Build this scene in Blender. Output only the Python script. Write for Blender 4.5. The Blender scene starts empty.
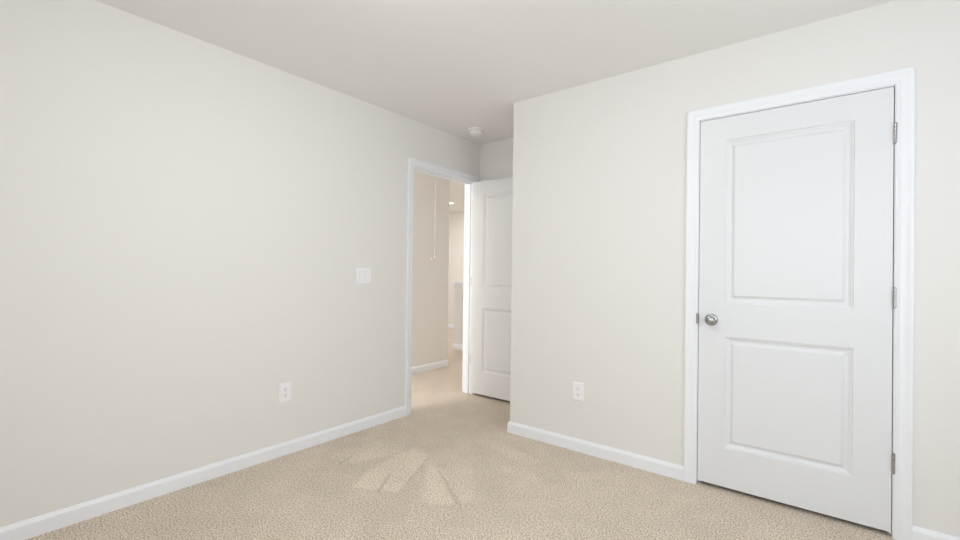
import bpy, bmesh, math
from mathutils import Matrix, Vector

S = bpy.context.scene
C = S.collection

# ------------------------------------------------------------------ camera
cam_d = bpy.data.cameras.new('camera')
cam = bpy.data.objects.new('camera', cam_d); C.objects.link(cam)
cam_d.sensor_width = 36.0
cam_d.sensor_fit = 'HORIZONTAL'
cam_d.lens = 448.16 / 960 * 36
cam_d.clip_start = 0.02
R_ = Vector((0.78640645, 0.61758503, 0.01239509))
U_ = Vector((-0.00579251, -0.01269237, 0.99990267))
F_ = Vector((-0.61768224, 0.7864017, 0.00640399))
m3 = Matrix((R_, U_, -F_)).transposed()
cam.matrix_world = Matrix.Translation((2.7431, -2.7596, 1.1751)) @ m3.to_4x4()
S.camera = cam

# ------------------------------------------------------------------ view and light
S.view_settings.view_transform = 'Standard'
S.view_settings.look = 'None'
S.view_settings.gamma = 1
S.view_settings.use_curve_mapping = False
S.view_settings.exposure = 0.35
S.cycles.max_bounces = 16
S.cycles.diffuse_bounces = 10
S.cycles.use_denoising = True

W = bpy.data.worlds.new('world'); S.world = W
W.use_nodes = True
bg = W.node_tree.nodes['Background']
bg.inputs[0].default_value = (0.80, 0.90, 1.0, 1)
bg.inputs[1].default_value = 1.0


def area(name, loc, rot, sx, sy, power, col):
    d = bpy.data.lights.new(name, 'AREA'); d.shape = 'RECTANGLE'; d.size = sx; d.size_y = sy
    d.energy = power; d.color = col
    o = bpy.data.objects.new(name, d); C.objects.link(o); o.location = loc; o.rotation_euler = rot
    return o


WX0, WX1, WZ0, WZ1 = 1.75, 3.45, 0.85, 2.15          # window behind the camera
YB = -3.05
XR = 3.95
UX0, UX1 = -1.0, -0.2                                # unseen window added at the near end of the hallway to light it
TY0, TY1, XL = 0.2, 1.9, -5.0                        # window added on the landing for its light, out of sight to the left
VY0, VY1 = -2.25, -1.0                              # unseen window added in the right-hand wall for brightness
area('window_light', ((WX0 + WX1) / 2, YB - 0.16, (WZ0 + WZ1) / 2), (math.radians(90), 0, 0),
     WX1 - WX0, WZ1 - WZ0, 14.5, (0.87, 0.94, 1.0))
area('window_light', (XR + 0.14, (VY0 + VY1) / 2, (WZ0 + WZ1) / 2), (math.radians(90), 0, math.radians(90)),
     VY1 - VY0, WZ1 - WZ0, 19, (0.87, 0.94, 1.0))  # light for the added right-hand window

area('window_light', ((UX0 + UX1) / 2, YB - 0.16, (WZ0 + WZ1) / 2), (math.radians(90), 0, 0),
     UX1 - UX0, WZ1 - WZ0, 48, (0.97, 0.98, 1.0))  # light for the added hallway window
area('window_light', (XL - 0.14, (TY0 + TY1) / 2, (WZ0 + WZ1) / 2), (math.radians(90), 0, math.radians(-90)),
     TY1 - TY0, WZ1 - WZ0, 58, (0.97, 0.98, 1.0))  # light for the added landing window
SHADE = 38.0          # glow of the unseen bedroom ceiling light, added for brightness

# ------------------------------------------------------------------ measures
H = 2.44
XC, YN = 0.875, 0.7096          # closet corner, back of the nook
XA, XB, HD = 2.149, 2.9637, 2.0505   # closet opening
YA, YE = -0.176, 0.624         # entry opening in the left wall
T = 0.115
XH, YH = -1.056, 1.435          # hall wall and its end
YF = 4.35             # far wall, far left


# ------------------------------------------------------------------ materials
def mat(name, col, rough=0.5, metal=0.0, spec=0.5):
    m = bpy.data.materials.new(name); m.use_nodes = True
    b = m.node_tree.nodes['Principled BSDF']
    b.inputs['Base Color'].default_value = (*col, 1)
    b.inputs['Roughness'].default_value = rough
    b.inputs['Metallic'].default_value = metal
    b.inputs['Specular IOR Level'].default_value = spec
    return m


def add_bump(m, scale, strength, dist=0.002, detail=3):
    nt = m.node_tree; b = nt.nodes['Principled BSDF']
    tc = nt.nodes.new('ShaderNodeTexCoord')
    n = nt.nodes.new('ShaderNodeTexNoise'); n.inputs['Scale'].default_value = scale
    n.inputs['Detail'].default_value = detail
    bp = nt.nodes.new('ShaderNodeBump'); bp.inputs['Strength'].default_value = strength
    bp.inputs['Distance'].default_value = dist
    nt.links.new(tc.outputs['Object'], n.inputs['Vector'])
    nt.links.new(n.outputs['Fac'], bp.inputs['Height'])
    nt.links.new(bp.outputs['Normal'], b.inputs['Normal'])
    return m


M_wall = add_bump(mat('wall_paint', (0.80, 0.793, 0.775), 0.6, 0, 0.25), 260, 0.05)
M_ceil = add_bump(mat('ceiling_paint', (0.855, 0.85, 0.838), 0.85, 0, 0.1), 180, 0.08)
M_hall = add_bump(mat('hall_paint', (0.81, 0.79, 0.76), 0.6, 0, 0.25), 260, 0.05)
M_trim = mat('trim_paint', (0.86, 0.88, 0.92), 0.38, 0, 0.5)
M_door = add_bump(mat('door_paint', (0.775, 0.79, 0.812), 0.36, 0, 0.5), 90, 0.03)
M_plastic = mat('white_plastic', (0.90, 0.90, 0.93), 0.32)
M_slot = mat('dark_slot', (0.10, 0.10, 0.10), 0.6)
M_gap = mat('gap_shade_grey', (0.66, 0.66, 0.69), 0.5)  # grey colour stands in for shade in the gaps around the rockers
M_nickel = mat('satin_nickel', (0.41, 0.41, 0.41), 0.27, 1.0)
M_pale = mat('pale_nickel', (0.74, 0.73, 0.71), 0.45, 1.0)
M_cord = mat('cord_white', (0.84, 0.81, 0.77), 0.6)
M_det = mat('detector_plastic', (0.91, 0.90, 0.89), 0.45)
M_glow = mat('lamp_lens', (1, 1, 1), 0.4)
_b = M_glow.node_tree.nodes['Principled BSDF']
_b.inputs['Emission Color'].default_value = (1, 0.93, 0.82, 1); _b.inputs['Emission Strength'].default_value = 6

M_shade = mat('frosted_shade', (0.9, 0.88, 0.84), 0.4)
_b = M_shade.node_tree.nodes['Principled BSDF']
_b.inputs['Emission Color'].default_value = (1, 0.965, 0.92, 1); _b.inputs['Emission Strength'].default_value = SHADE
M_glass = bpy.data.materials.new('window_glass'); M_glass.use_nodes = True
nt = M_glass.node_tree; nt.nodes.remove(nt.nodes['Principled BSDF'])
_t = nt.nodes.new('ShaderNodeBsdfTransparent'); _g = nt.nodes.new('ShaderNodeBsdfGlossy'); _g.inputs['Roughness'].default_value = 0.02
_x = nt.nodes.new('ShaderNodeMixShader'); _x.inputs[0].default_value = 0.06
nt.links.new(_t.outputs[0], _x.inputs[1]); nt.links.new(_g.outputs[0], _x.inputs[2])
nt.links.new(_x.outputs[0], nt.nodes['Material Output'].inputs['Surface'])


def carpet():
    """cut pile: tuft speckle, soft tone drift, and the vacuumed strokes where the nap lies the other way"""
    m = bpy.data.materials.new('carpet'); m.use_nodes = True
    nt = m.node_tree; N = nt.nodes; L = nt.links; b = N['Principled BSDF']
    b.inputs['Roughness'].default_value = 0.95; b.inputs['Specular IOR Level'].default_value = 0.1
    b.inputs['Sheen Weight'].default_value = 0.25; b.inputs['Sheen Roughness'].default_value = 0.5
    tc = N.new('ShaderNodeTexCoord'); P = tc.outputs['Object']

    def noise(scale, detail, rough=0.5):
        n = N.new('ShaderNodeTexNoise'); n.inputs['Scale'].default_value = scale
        n.inputs['Detail'].default_value = detail; n.inputs['Roughness'].default_value = rough
        L.new(P, n.inputs['Vector']); return n.outputs['Fac']

    def math_(op, a, c):
        n = N.new('ShaderNodeMath'); n.operation = op
        for i, v in enumerate((a, c)):
            if isinstance(v, (int, float)): n.inputs[i].default_value = v
            else: L.new(v, n.inputs[i])
        return n.outputs[0]

    def mrange(v, a, c, d, e, smooth=False):
        n = N.new('ShaderNodeMapRange'); n.interpolation_type = 'SMOOTHSTEP' if smooth else 'LINEAR'
        L.new(v, n.inputs['Value'])
        for k, q in zip(('From Min', 'From Max', 'To Min', 'To Max'), (a, c, d, e)): n.inputs[k].default_value = q
        return n.outputs['Result']
    tuft = noise(135, 3, 0.7)
    fine = noise(420, 1)
    drift = noise(1.6, 3)
    patch = noise(7, 3)
    # wobble the stroke edges
    wob = N.new('ShaderNodeTexNoise'); wob.inputs['Scale'].default_value = 14; L.new(P, wob.inputs['Vector'])
    sb = N.new('ShaderNodeVectorMath'); sb.operation = 'SUBTRACT'; L.new(wob.outputs['Color'], sb.inputs[0]); sb.inputs[1].default_value = (.5, .5, .5)
    sc = N.new('ShaderNodeVectorMath'); sc.operation = 'SCALE'; L.new(sb.outputs[0], sc.inputs[0]); sc.inputs['Scale'].default_value = 0.022
    ad = N.new('ShaderNodeVectorMath'); ad.operation = 'ADD'; L.new(P, ad.inputs[0]); L.new(sc.outputs[0], ad.inputs[1])
    PW = ad.outputs[0]

    def poly(pts, soft):
        cx = sum(p[0] for p in pts) / len(pts); cy = sum(p[1] for p in pts) / len(pts)
        out = None
        for i in range(len(pts)):
            (ax, ay), (bx, by) = pts[i], pts[(i + 1) % len(pts)]
            nx, ny = -(by - ay), bx - ax; l = math.hypot(nx, ny); nx /= l; ny /= l
            if (cx - ax) * nx + (cy - ay) * ny < 0: nx, ny = -nx, -ny
            d = N.new('ShaderNodeVectorMath'); d.operation = 'DOT_PRODUCT'; L.new(PW, d.inputs[0]); d.inputs[1].default_value = (nx, ny, 0)
            s = soft[i] if isinstance(soft, (list, tuple)) else soft
            off = ax * nx + ay * ny
            e = mrange(d.outputs['Value'], off - s * .3, off + s, 0, 1, True)
            out = e if out is None else math_('MULTIPLY', out, e)
        return out
    strokes = None
    for pts, soft, k in STROKES:
        s = math_('MULTIPLY', poly(pts, soft), k)
        strokes = s if strokes is None else math_('ADD', strokes, s)
    # dark creases between strokes
    creases = None
    for pts, soft, k in CREASES:
        s = math_('MULTIPLY', poly(pts, soft), k)
        creases = s if creases is None else math_('ADD', creases, s)
    v = mrange(tuft, 0.36, 0.56, 0.28, 1.12)
    v = math_('MULTIPLY', v, mrange(noise(210, 1), 0.60, 0.68, 1.0, 0.5))
    v = math_('MULTIPLY', v, mrange(fine, 0.3, 0.7, 0.88, 1.12))
    v = math_('MULTIPLY', v, mrange(drift, 0.3, 0.7, 0.95, 1.05))
    v = math_('MULTIPLY', v, mrange(patch, 0.35, 0.65, 0.96, 1.04))
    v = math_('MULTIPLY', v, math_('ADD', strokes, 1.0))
    v = math_('MULTIPLY', v, math_('SUBTRACT', 1.0, creases))
    mix = N.new('ShaderNodeVectorMath'); mix.operation = 'SCALE'
    mix.inputs[0].default_value = CARPET; L.new(v, mix.inputs['Scale'])
    L.new(mix.outputs[0], b.inputs['Base Color'])
    h = math_('ADD', tuft, math_('MULTIPLY', strokes, 2.0))
    bp = N.new('ShaderNodeBump'); bp.inputs['Strength'].default_value = 0.55; bp.inputs['Distance'].default_value = 0.006
    L.new(h, bp.inputs['Height']); L.new(bp.outputs['Normal'], b.inputs['Normal'])
    return m


CARPET = (0.75, 0.64, 0.52)
# (corners, edge softness, how much lighter)
STROKES = [
    ([(0.19, -1.126), (0.464, -1.083), (0.56, -0.72), (0.30, -0.62)], [0.008, 0.04, 0.25, 0.2], 0.13),
    ([(0.70, -1.264), (0.939, -1.137), (0.709, -0.66), (0.525, -0.612), (0.587, -1.087)], [0.008, 0.02, 0.08, 0.04, 0.02], 0.16),
    ([(1.03, -1.09), (1.154, -1.121), (1.265, -1.02), (0.90, -0.76), (0.745, -0.72)], [0.03, 0.012, 0.012, 0.06, 0.05], 0.15),
    ([(1.268, -1.02), (1.312, -0.946), (1.049, -0.60), (0.815, -0.577), (0.913, -0.796)], [0.05, 0.06, 0.15, 0.08, 0.01], 0.10),
    ([(1.266, -0.44), (1.348, -0.305), (0.992, -0.20), (0.775, -0.305), (0.977, -0.385)], [0.012, 0.03, 0.12, 0.12, 0.06], 0.12),
    ([(1.45, -0.75), (1.62, -0.60), (1.20, -0.35), (1.05, -0.50)], [0.02, 0.06, 0.15, 0.08], 0.06),
    ([(-1.0, -0.3), (0.30, -0.35), (0.75, 0.0), (0.6, 0.55), (-1.0, 1.3)], [0.3, 0.3, 0.3, 0.3, 0.3], 0.07),  # broad, soft-edged lighter area from the hall through the doorway
]
CREASES = [
    ([(0.372, -1.118), (0.396, -1.118), (0.36, -0.997), (0.347, -0.996)], [0.006, 0.006, 0.03, 0.006], 0.25),
    ([(0.832, -1.205), (0.852, -1.198), (0.736, -1.008), (0.722, -1.017)], [0.006, 0.006, 0.03, 0.006], 0.26),
    ([(1.25, -1.035), (1.28, -1.022), (0.915, -0.792), (0.890, -0.802)], [0.006, 0.008, 0.02, 0.008], 0.20),
    ([(0.879, -1.03), (0.90, -1.01), (0.735, -0.70), (0.705, -0.68)], [0.03, 0.02, 0.03, 0.02], 0.16),
]
M_carpet = carpet()


# ------------------------------------------------------------------ mesh helpers
def box(bm, x0, x1, y0, y1, z0, z1):
    v = [bm.verts.new(p) for p in ((x0, y0, z0), (x1, y0, z0), (x1, y1, z0), (x0, y1, z0),
                                   (x0, y0, z1), (x1, y0, z1), (x1, y1, z1), (x0, y1, z1))]
    for f in ((0, 3, 2, 1), (4, 5, 6, 7), (0, 1, 5, 4), (1, 2, 6, 5), (2, 3, 7, 6), (3, 0, 4, 7)):
        bm.faces.new([v[i] for i in f])


def boxes(*bs):
    bm = bmesh.new()
    for b in bs: box(bm, *b)
    return bm


def lathe(bm, prof, mp, n=40):
    """prof: (radius, height); mp maps local (a, b, h) to world"""
    rings = []
    for r, h in prof:
        if r < 1e-6: rings.append([bm.verts.new(mp(0, 0, h))])
        else: rings.append([bm.verts.new(mp(r * math.cos(2 * math.pi * k / n), r * math.sin(2 * math.pi * k / n), h)) for k in range(n)])
    for a, b in zip(rings, rings[1:]):
        for k in range(n):
            if len(a) == 1 and len(b) == 1: continue
            if len(a) == 1: bm.faces.new((a[0], b[k], b[(k + 1) % n]))
            elif len(b) == 1: bm.faces.new((a[k], a[(k + 1) % n], b[0]))
            else: bm.faces.new((a[k], a[(k + 1) % n], b[(k + 1) % n], b[k]))


def link(name, bm, m, parent=None, bevel=0.0, smooth=False, seg=2):
    bmesh.ops.recalc_face_normals(bm, faces=bm.faces[:])
    me = bpy.data.meshes.new(name); bm.to_mesh(me); bm.free()
    o = bpy.data.objects.new(name, me); C.objects.link(o)
    me.materials.append(m)
    if smooth:
        for p in me.polygons: p.use_smooth = True
        me.set_sharp_from_angle(angle=math.radians(38))
    if bevel:
        b = o.modifiers.new('bevel', 'BEVEL'); b.width = bevel; b.segments = seg; b.limit_method = 'ANGLE'
        b.angle_limit = math.radians(40)
    if parent:
        o.parent = parent
        o.matrix_parent_inverse = Matrix.Identity(4)
        o.location = -Vector(parent.location) if o.location.length == 0 else o.location
    return o


def tag(o, label, cat, kind=None, group=None):
    o['label'] = label; o['category'] = cat
    if kind: o['kind'] = kind
    if group: o['group'] = group
    return o


def root(name, loc, label, cat, kind=None, group=None):
    o = bpy.data.objects.new(name, None); C.objects.link(o); o.location = loc; o.empty_display_size = 0.1
    return tag(o, label, cat, kind, group)


def struct(name, bm, m, label, cat, **k):
    return tag(link(name, bm, m, **k), label, cat, 'structure')


# ------------------------------------------------------------------ room shell
struct('floor', boxes((XL - .1, XR + .1, YB - .12, YF + .1, -0.1, 0)), M_carpet,
       'beige speckled carpet covering the bedroom floor and running out into the hallway', 'floor')
struct('ceiling', boxes((XL - .1, XR + .1, YB - .12, YF + .1, H, H + .1)), M_ceil,
       'flat off-white ceiling over the bedroom and hallway', 'ceiling')
struct('wall_left', boxes((-T, 0, YB, YA - .018, 0, H), (-T, 0, YE + .018, 2.6, 0, H), (-T, 0, YA - .018, YE + .018, HD + .018, H)),
       M_wall, 'plain off-white wall on the left with the light switch and the open doorway', 'wall')
struct('wall_front', boxes((XC, XA - .018, 0, T, 0, H), (XB + .018, XR, 0, T, 0, H), (XA - .018, XB + .018, 0, T, HD + .018, H),
                           (XC, XC + T, T, YN, 0, H)),
       M_wall, 'off-white closet wall around the closed two-panel door', 'wall')
struct('wall_nook', boxes((0, XR, YN, YN + T, 0, H)), M_wall, 'narrow strip of wall behind the open door in the entry nook', 'wall')
struct('wall_right', boxes((XR, XR + .1, YB, VY0, 0, H), (XR, XR + .1, VY1, YN + T, 0, H), (XR, XR + .1, VY0, VY1, 0, WZ0), (XR, XR + .1, VY0, VY1, WZ1, H)), M_wall, 'off-white bedroom wall to the right of the frame', 'wall')
struct('wall_back', boxes((XL - .1, UX0, YB - .12, YB, 0, H), (UX1, WX0, YB - .12, YB, 0, H), (UX0, UX1, YB - .12, YB, 0, WZ0), (UX0, UX1, YB - .12, YB, WZ1, H), (WX1, XR + .1, YB - .12, YB, 0, H),
                          (WX0, WX1, YB - .12, YB, 0, WZ0), (WX0, WX1, YB - .12, YB, WZ1, H)),
       M_wall, 'off-white window wall behind the camera', 'wall')
struct('wall_hall', boxes((XH - .115, XH, YB, YH, 0, H)), M_hall, 'warm beige hallway wall seen through the doorway', 'wall')
struct('wall_hall_far', boxes((XL, 0.0, YF, YF + .1, 0, H)), M_hall, 'pale wall at the far end of the hallway', 'wall')
struct('wall_hall_left', boxes((XL - .1, XL, YB, TY0, 0, H), (XL - .1, XL, TY1, YF + .1, 0, H), (XL - .1, XL, TY0, TY1, 0, WZ0), (XL - .1, XL, TY0, TY1, WZ1, H)), M_hall, 'hallway side wall out of sight beyond the landing', 'wall')
struct('wall_hall_right', boxes((0, .1, YN + T, YF + .1, 0, H)), M_hall, 'wall closing the hallway behind the open door', 'wall')

# half wall on the landing
hw = struct('wall_half', boxes((-1.845, -T, 2.45, 2.45 + T, 0, 0.96)), M_wall,
            'light grey half wall with a white cap standing at the end of the hallway', 'half wall')
link('cap', boxes((-1.87, -T, 2.425, 2.45 + T + .025, 0.99, 1.03), (-1.855, -T, 2.438, 2.45 + T + .012, 0.96, 0.99)), M_trim, hw, bevel=.004)['label'] = 'white wooden cap'


# ------------------------------------------------------------------ baseboards
BASE = [(0.0, 0.0), (0.014, 0.0), (0.014, 0.060), (0.0125, 0.066), (0.0085, 0.072), (0.006, 0.078), (0.003, 0.080), (0.0, 0.080)]


def sweep(path, prof):
    """path in plan, room on its left"""
    P = [Vector(p) for p in path]; bm = bmesh.new(); rows = []
    for i, p in enumerate(P):
        ns = []
        for a, b in ((i - 1, i), (i, i + 1)):
            if 0 <= a and b < len(P):
                d = (P[b] - P[a]).normalized(); ns.append(Vector((-d.y, d.x)))
        n = ns[0] if len(ns) == 1 else (ns[0] + ns[1]) / (1 + ns[0].dot(ns[1]))
        rows.append([bm.verts.new((p.x + n.x * t, p.y + n.y * t, z)) for t, z in prof])
    k = len(prof)
    for a, b in zip(rows, rows[1:]):
        for j in range(k): bm.faces.new((a[j], a[(j + 1) % k], b[(j + 1) % k], b[j]))
    bm.faces.new(rows[0]); bm.faces.new(rows[-1])
    return bm


CW = 0.0603; RV = 0.004
struct('baseboard_left', sweep([(0, YA - RV - CW), (0, YB)], BASE), M_trim, 'white baseboard along the left wall, ending at the doorway', 'baseboard')
struct('baseboard_front', sweep([(XA - RV - CW, 0), (XC, 0), (XC, YN)], BASE), M_trim, 'white baseboard under the closet wall, turning its outer corner', 'baseboard')
struct('baseboard_right', sweep([(XR, 0), (XB + RV + CW, 0)], BASE), M_trim, 'short white baseboard to the right of the closet door', 'baseboard')
struct('baseboard_nook', sweep([(XC - .014, YN), (0.0, YN)], BASE), M_trim, 'white baseboard behind the open door in the nook', 'baseboard')
struct('baseboard_hall', sweep([(XH, YH), (XH, YB)][::1], BASE), M_trim, 'white baseboard along the beige hallway wall', 'baseboard')
struct('baseboard_half', sweep([(-T, 2.45), (-1.845, 2.45), (-1.845, 2.45 + T)], BASE), M_trim, 'white baseboard at the foot of the grey half wall', 'baseboard')
struct('baseboard_far', sweep([(0, YF), (XL, YF)], BASE), M_trim, 'distant white baseboard at the far end of the hallway', 'baseboard')

# ------------------------------------------------------------------ door casings and jambs
CAS = [(0, 0), (0, .008), (.002, .0095), (.012, .0105), (.015, .0125), (.018, .0135), (.022, .0125), (.030, .0125), (.040, .0135),
       (.046, .016), (.050, .0175), (.057, .0175), (.0595, .0165), (CW, .014), (CW, 0)]


def casing(mp, u0, u1, top):
    bm = bmesh.new(); rows = []
    for (u, v, du, dv) in ((u0, 0, -1, 0), (u0, top, -1, 1), (u1, top, 1, 1), (u1, 0, 1, 0)):
        rows.append([bm.verts.new(mp(u + du * a, v + dv * a, o)) for a, o in CAS])
    k = len(CAS)
    for a, b in zip(rows, rows[1:]):
        for j in range(k): bm.faces.new((a[j], a[(j + 1) % k], b[(j + 1) % k], b[j]))
    bm.faces.new(rows[0]); bm.faces.new(rows[-1])
    return bm


t1 = root('trim_1', (XA, 0, 0), 'white moulded casing and jamb framing the closed closet door', 'door frame', 'structure')
link('casing', casing(lambda u, v, o: (u, -o, v), XA - RV, XB + RV, HD + RV), M_trim, t1, smooth=True)
link('jamb', boxes((XA - .018, XA, 0, T, 0, HD), (XB, XB + .018, 0, T, 0, HD), (XA - .018, XB + .018, 0, T, HD, HD + .018),
                   (XA, XA + .011, .038, .070, 0, HD), (XB - .011, XB, .038, .070, 0, HD), (XA + .011, XB - .011, .038, .070, HD - .011, HD)),
     M_trim, t1)
sp = boxes((XA - .0080, XA + .0012, -.0122, .03, .905, .962))
link('strike_plate', sp, M_nickel, t1, bevel=.001)['label'] = 'small nickel strike plate'

t2 = root('trim_2', (0, YA, 0), 'white moulded casing and jamb around the open doorway to the hall', 'door frame', 'structure')
link('casing', casing(lambda u, v, o: (o, u, v), YA - RV, YE + RV, HD + RV), M_trim, t2, smooth=True)
link('casing', casing(lambda u, v, o: (-T - o, u, v), YA - RV, YE + RV, HD + RV), M_trim, t2, smooth=True)
link('jamb', boxes((-T, 0, YA - .018, YA, 0, HD), (-T, 0, YE, YE + .018, 0, HD), (-T, 0, YA - .018, YE + .018, HD, HD + .018),
                   (-.070, -.038, YA, YA + .011, 0, HD), (-.070, -.038, YE - .011, YE, 0, HD), (-.070, -.038, YA + .011, YE - .011, HD - .011, HD)),
     M_trim, t2)

# ------------------------------------------------------------------ doors
PANEL = [(0, 0), (.002, .0050), (.008, .0062), (.015, .0115), (.021, .0140), (.029, .0140), (.032, .0115), (.042, .0045), (.044, .0040)]


def door_leaf(w, z0, z1, th, panels, mp):
    """local u across, v up, o depth from the front face (0) to the back (th)"""
    bm = bmesh.new()
    us = [0, panels[0][0], panels[0][1], w]
    vs = [z0] + [z for p in panels for z in p[2:]] + [z1]
    for side in (0, 1):
        f = (lambda u, v, d: mp(u, v, d)) if side == 0 else (lambda u, v, d: mp(u, v, th - d))
        for i in range(3):
            for j in range(len(vs) - 1):
                a, b, c, d = us[i], us[i + 1], vs[j], vs[j + 1]
                if i == 1 and j % 2 == 1:
                    prev = None
                    for t, dep in PANEL:
                        q = [bm.verts.new(f(*p, dep)) for p in ((a + t, c + t), (b - t, c + t), (b - t, d - t), (a + t, d - t))]
                        if prev:
                            for k in range(4): bm.faces.new((prev[k], prev[(k + 1) % 4], q[(k + 1) % 4], q[k]))
                        prev = q
                    bm.faces.new(prev)
                else:
                    bm.faces.new([bm.verts.new(f(*p, 0)) for p in ((a, c), (b, c), (b, d), (a, d))])
    for quad in (((0, z0, 0), (0, z1, 0), (0, z1, th), (0, z0, th)), ((w, z0, 0), (w, z1, 0), (w, z1, th), (w, z0, th)),
                 ((0, z0, 0), (w, z0, 0), (w, z0, th), (0, z0, th)), ((0, z1, 0), (w, z1, 0), (w, z1, th), (0, z1, th))):
        bm.faces.new([bm.verts.new(mp(*p)) for p in quad])
    bmesh.ops.remove_doubles(bm, verts=bm.verts[:], dist=1e-5)
    return bm


LW = XB - XA - 0.007
PAN = [(.130, LW - .136, .236, .842), (.130, LW - .137, 1.026, 1.921)]
KNOB_ROSE = [(0, 0), (.033, 0), (.033, .003), (.031, .006), (.026, .0085), (.019, .0095), (.0, .0095)]
KNOB_BALL = [(.0, .009), (.011, .009), (.0105, .026), (.013, .031), (.019, .034), (.0225, .038), (.0242, .043), (.0238, .048), (.020, .053), (.013, .056), (.0, .057)]


def knob(parent, mp):
    r = bmesh.new(); lathe(r, KNOB_ROSE, mp, 48)
    k = link('door_knob', r, M_nickel, parent, smooth=True)
    k['label'] = 'round satin nickel knob'
    b = bmesh.new(); lathe(b, KNOB_BALL, mp, 48)
    o = link('knob_ball', b, M_nickel, k, smooth=True)
    o.location = (0, 0, 0)
    return k


HZ = (1.832, 1.086, 0.339)
d1 = root('door_1', (XB, 0, 0), 'closed white two-panel closet door with a nickel knob', 'door', 'structure')
y0 = 0.001
link('door_leaf', door_leaf(LW, 0.023, HD - .0035, .035, PAN, lambda u, v, o: (XA + .0035 + u, y0 + o, v)), M_door, d1)
for z in HZ:
    bm = bmesh.new()
    mp = lambda a, b, h, z=z: (XB + .0030 + a, -.0062 + b, z + h)
    lathe(bm, [(0, -.0475), (.004, -.0475), (.0048, -.0455), (.0066, -.0450), (.0066, .0450), (.0048, .0455), (.004, .0475), (0, .0475)], mp, 20)
    for zz in (-.027, -.009, .009, .027):
        lathe(bm, [(.0067, zz - .0008), (.0071, zz), (.0067, zz + .0008)], mp, 20)
    box(bm, XB - .0030, XB - .0006, -.004, .030, z - .0445, z + .0445)
    link('hinge', bm, M_nickel, d1, smooth=True)['label'] = 'nickel butt hinge'
knob(d1, lambda a, b, h: (2.2165 + a, y0 - h, .931 + b))
link('latch', boxes((XA + .0005, XA + .006, .008, .027, .915, .950)), M_nickel, d1)

d2 = root('door_2', (0.004, YE, 0), 'white two-panel entry door standing open behind the closet corner', 'door', 'structure')
link('door_leaf', door_leaf(LW - .014, 0.026, HD - .0035, .035, [(.138, LW - .151, *p[2:]) for p in PAN], lambda u, v, o: (.012 + u, YE - .036 + o, v)), M_door, d2)
for z in HZ:
    bm = bmesh.new()
    lathe(bm, [(0, -.0455), (.0062, -.0455), (.0062, .0455), (0, .0455)], lambda a, b, h, z=z: (.006 + a, YE + .0062 + b, z + h), 20)
    box(bm, -.030, .004, YE - .0016, YE - .0001, z - .0445, z + .0445)
    box(bm, .0096, .0118, YE - .032, YE + .004, z - .0445, z + .0445)
    link('hinge', bm, M_pale, d2, smooth=True)['label'] = 'nickel butt hinge'
for s in (-1, 1):
    f = YE - .036 if s < 0 else YE - .001
    knob(d2, lambda a, b, h, s=s, f=f: (.735 + a, f + s * h, .931 + b))

# ------------------------------------------------------------------ unseen windows; all but the bedroom's rear one added for light
def window(name, loc, mp, a0, a1, label):
    r = root(name, loc, label, 'window', 'structure'); mid = (a0 + a1) / 2

    def bx(*bs):
        bm = bmesh.new()
        for (u0, u1, v0, v1, o0, o1) in bs: lbox(bm, mp, u0, u1, v0, v1, o0, o1)
        return bm
    link('window_frame', bx((a0, a0 + .05, WZ0, WZ1, .03, .09), (a1 - .05, a1, WZ0, WZ1, .03, .09), (a0 + .05, a1 - .05, WZ0, WZ0 + .05, .03, .09),
                            (a0 + .05, a1 - .05, WZ1 - .05, WZ1, .03, .09), (mid - .03, mid + .03, WZ0 + .05, WZ1 - .05, .03, .09)), M_trim, r)
    for u, v in ((a0 + .05, mid - .03), (mid + .03, a1 - .05)):
        link('window_pane', bx((u, v, WZ0 + .05, WZ1 - .05, .058, .062)), M_glass, r)
    link('window_sill', bx((a0 - .03, a1 + .03, WZ0 - .02, WZ0, -.03, .03)), M_trim, r)


def lbox(bm, mp, u0, u1, v0, v1, o0, o1):
    v = [bm.verts.new(mp(u, w, o)) for o in (o0, o1) for u, w in ((u0, v0), (u1, v0), (u1, v1), (u0, v1))]
    for f in ((0, 1, 2, 3), (4, 5, 6, 7), (0, 1, 5, 4), (1, 2, 6, 5), (2, 3, 7, 6), (3, 0, 4, 7)):
        bm.faces.new([v[i] for i in f])


window('window_1', (WX0, YB, WZ0), lambda u, v, o: (u, YB - o, v), WX0, WX1, 'white framed window in the wall behind the camera')
window('added_window_3', (UX0, YB, WZ0), lambda u, v, o: (u, YB - o, v), UX0, UX1, 'unseen white framed window added at the near end of the hallway for light')
window('added_window_4', (XL, TY0, WZ0), lambda u, v, o: (XL - o, u, v), TY0, TY1, 'unseen white framed window added on the landing beyond the hallway for light')
window('added_window_2', (XR, VY0, WZ0), lambda u, v, o: (XR + o, u, v), VY0, VY1, 'unseen white framed window added in the right-hand wall for light')


# ------------------------------------------------------------------ switch and outlets
def plate_bm(mp, w, h, th=.0058):
    bm = bmesh.new(); rows = []
    for t, o in ((0, 0), (0, .002), (.0015, .004), (.004, th)):
        rows.append([bm.verts.new(mp(*p, o)) for p in ((-w / 2 + t, -h / 2 + t), (w / 2 - t, -h / 2 + t), (w / 2 - t, h / 2 - t), (-w / 2 + t, h / 2 - t))])
    for a, b in zip(rows, rows[1:]):
        for k in range(4): bm.faces.new((a[k], a[(k + 1) % 4], b[(k + 1) % 4], b[k]))
    bm.faces.new(rows[0]); bm.faces.new(rows[-1])
    return bm


def prism(bm, mp, pts, o0, o1):
    a = [bm.verts.new(mp(u, v, o0)) for u, v in pts]; b = [bm.verts.new(mp(u, v, o1)) for u, v in pts]
    n = len(pts)
    for k in range(n): bm.faces.new((a[k], a[(k + 1) % n], b[(k + 1) % n], b[k]))
    bm.faces.new(a); bm.faces.new(b)


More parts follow.
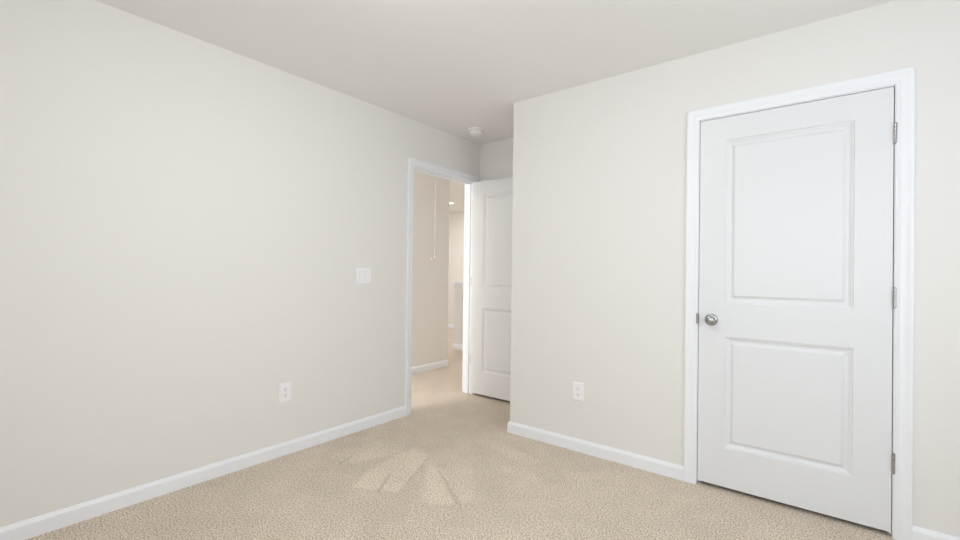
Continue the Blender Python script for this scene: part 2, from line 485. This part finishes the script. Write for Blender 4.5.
def outlet(loc, mp, label):
    r = root('wall_outlet', loc, label, 'outlet', None, 'duplex wall outlets')
    link('cover_plate', plate_bm(mp, .078, .122), M_plastic, r)
    for s in (-1, 1):
        cz = s * .0195
        pts = []
        for k in range(28):
            a = 2 * math.pi * k / 28
            u, v = .0172 * math.cos(a), .0172 * math.sin(a)
            pts.append((u, cz + max(-.0143, min(.0143, v))))
        bm = bmesh.new(); prism(bm, mp, pts, .005, .0078)
        f = link('receptacle', bm, M_plastic, r)
        bm = bmesh.new()
        lbox(bm, mp, -.0078, -.0053, cz + .0005, cz + .0095, .0072, .0081)
        lbox(bm, mp, .0053, .0078, cz + .0012, cz + .0088, .0072, .0081)
        prism(bm, mp, [(.0030 * math.cos(k * math.pi / 8), cz - .0075 + .0034 * math.sin(k * math.pi / 8)) for k in range(16)], .0072, .0081)
        o = link('slots', bm, M_slot, f); o.location = (0, 0, 0)
        o['label'] = 'dark blade slots'
    bm = bmesh.new(); prism(bm, mp, [(.003 * math.cos(k * math.pi / 8), .003 * math.sin(k * math.pi / 8)) for k in range(16)], .005, .0068)
    link('screw', bm, M_det, r)
    return r


outlet((0, -1.268, .397), lambda u, v, o: (o, -1.268 + u, .397 + v), 'white duplex outlet low on the left wall below the light switch')
outlet((1.42, 0, .394), lambda u, v, o: (1.42 + u, -o, .394 + v), 'white duplex outlet low on the closet wall left of the closed door')

sw = root('light_switch', (0, -.668, 1.142), 'white double rocker switch plate on the left wall beside the doorway', 'light switch')
mp = lambda u, v, o: (o, -.668 + u, 1.142 + v)
link('cover_plate', plate_bm(mp, .128, .120, .0065), M_plastic, sw)
bm = bmesh.new()
for cu in (-.023, .023):
    lbox(bm, mp, cu - .0182, cu + .0182, -.0352, .0352, .004, .0068)
link('rocker_gap', bm, M_gap, sw)['label'] = 'grey inlay standing in for the shaded gap around the rockers'
for cu in (-.023, .023):
    bm = bmesh.new()
    prof = [(-.0335, .0075), (-.002, .0090), (.002, .0085), (.0335, .0135), (.0335, .004), (-.0335, .004)]
    a = [bm.verts.new(mp(cu - .0165, v, o)) for v, o in prof]; b = [bm.verts.new(mp(cu + .0165, v, o)) for v, o in prof]
    for k in range(6): bm.faces.new((a[k], a[(k + 1) % 6], b[(k + 1) % 6], b[k]))
    bm.faces.new(a); bm.faces.new(b)
    link('rocker', bm, M_plastic, sw)

# ------------------------------------------------------------------ ceiling things
sd = root('smoke_detector', (.265, .317, H), 'round white smoke detector on the ceiling near the doorway', 'smoke detector')
mp = lambda a, b, h: (.265 + a, .317 + b, H - h)
bm = bmesh.new(); lathe(bm, [(0, 0), (.072, 0), (.072, .007), (.070, .010), (.050, .0125), (0, .0125)], mp, 48)
link('mounting_base', bm, M_det, sd, smooth=True)
bm = bmesh.new(); lathe(bm, [(0, .012), (.042, .012), (.042, .0175), (.053, .018), (.054, .021), (.054, .036), (.050, .043), (.040, .047), (.018, .0485), (.016, .050), (0, .050)], mp, 48)
link('sensor_body', bm, M_det, sd, smooth=True)


def downlight(x, y, label, power):
    r = root('recessed_light', (x, y, H), label, 'ceiling light')
    mp = lambda a, b, h: (x + a, y + b, H - h)
    bm = bmesh.new(); lathe(bm, [(.042, 0), (.060, 0), (.060, .004), (.056, .007), (.042, .008), (.042, 0)], mp, 40)
    link('trim_ring', bm, M_trim, r, smooth=True)
    bm = bmesh.new(); lathe(bm, [(0, .001), (.042, .001), (.042, .006), (.02, .008), (0, .0085)], mp, 40)
    link('lens', bm, M_glow, r, smooth=True)
    d = bpy.data.lights.new('recessed_lamp', 'AREA'); d.shape = 'DISK'; d.size = .08; d.energy = power; d.color = (1.0, .955, .90)
    o = bpy.data.objects.new('recessed_lamp', d); C.objects.link(o); o.location = (x, y, H - .012); o.parent = r
    o.location = (0, 0, -.012)
    return r


downlight(-2.70, 3.30, 'small lit recessed light in the far hallway ceiling, seen through the doorway', 14)
downlight(-.60, -1.3, 'unseen recessed ceiling light added behind the left wall to brighten the hallway', 9)  # unseen lamp added to light the hallway

cl = root('added_ceiling_light', (1.55, -1.72, H), 'round frosted bedroom ceiling light added out of view to brighten the room', 'ceiling light')  # unseen fixture added to brighten the bedroom
mp = lambda a, b, h: (1.55 + a, -1.72 + b, H - h)
bm = bmesh.new(); lathe(bm, [(0, 0), (.178, 0), (.178, .026), (.172, .032), (.145, .034), (0, .034)], mp, 48)
link('ceiling_pan', bm, M_nickel, cl, smooth=True)
bm = bmesh.new(); lathe(bm, [(.142, .034), (.142, .038), (.135, .055), (.11, .08), (.07, .095), (.03, .101), (0, .102)], mp, 48)
link('glass_shade', bm, M_shade, cl, smooth=True)

pc = root('pull_cord', (-.60, .708, H), 'thin white pull cord with a small handle hanging in the hallway', 'pull cord')
bm = bmesh.new(); lathe(bm, [(0, 0), (.0017, 0), (.0017, 1.10), (0, 1.10)], lambda a, b, h: (-.60 + a, .708 + b, H - h), 10)
link('cord', bm, M_cord, pc, smooth=True)
bm = bmesh.new(); lathe(bm, [(0, -.047), (.008, -.045), (.009, 0), (.008, .045), (0, .047)], lambda a, b, h: (-.60 + b, .704 + h, 1.318 + a), 16)
lathe(bm, [(0, 1.09), (.006, 1.09), (.008, 1.118), (0, 1.118)], lambda a, b, h: (-.60 + a, .708 + b, H - h), 12)
link('handle', bm, M_cord, pc, smooth=True)
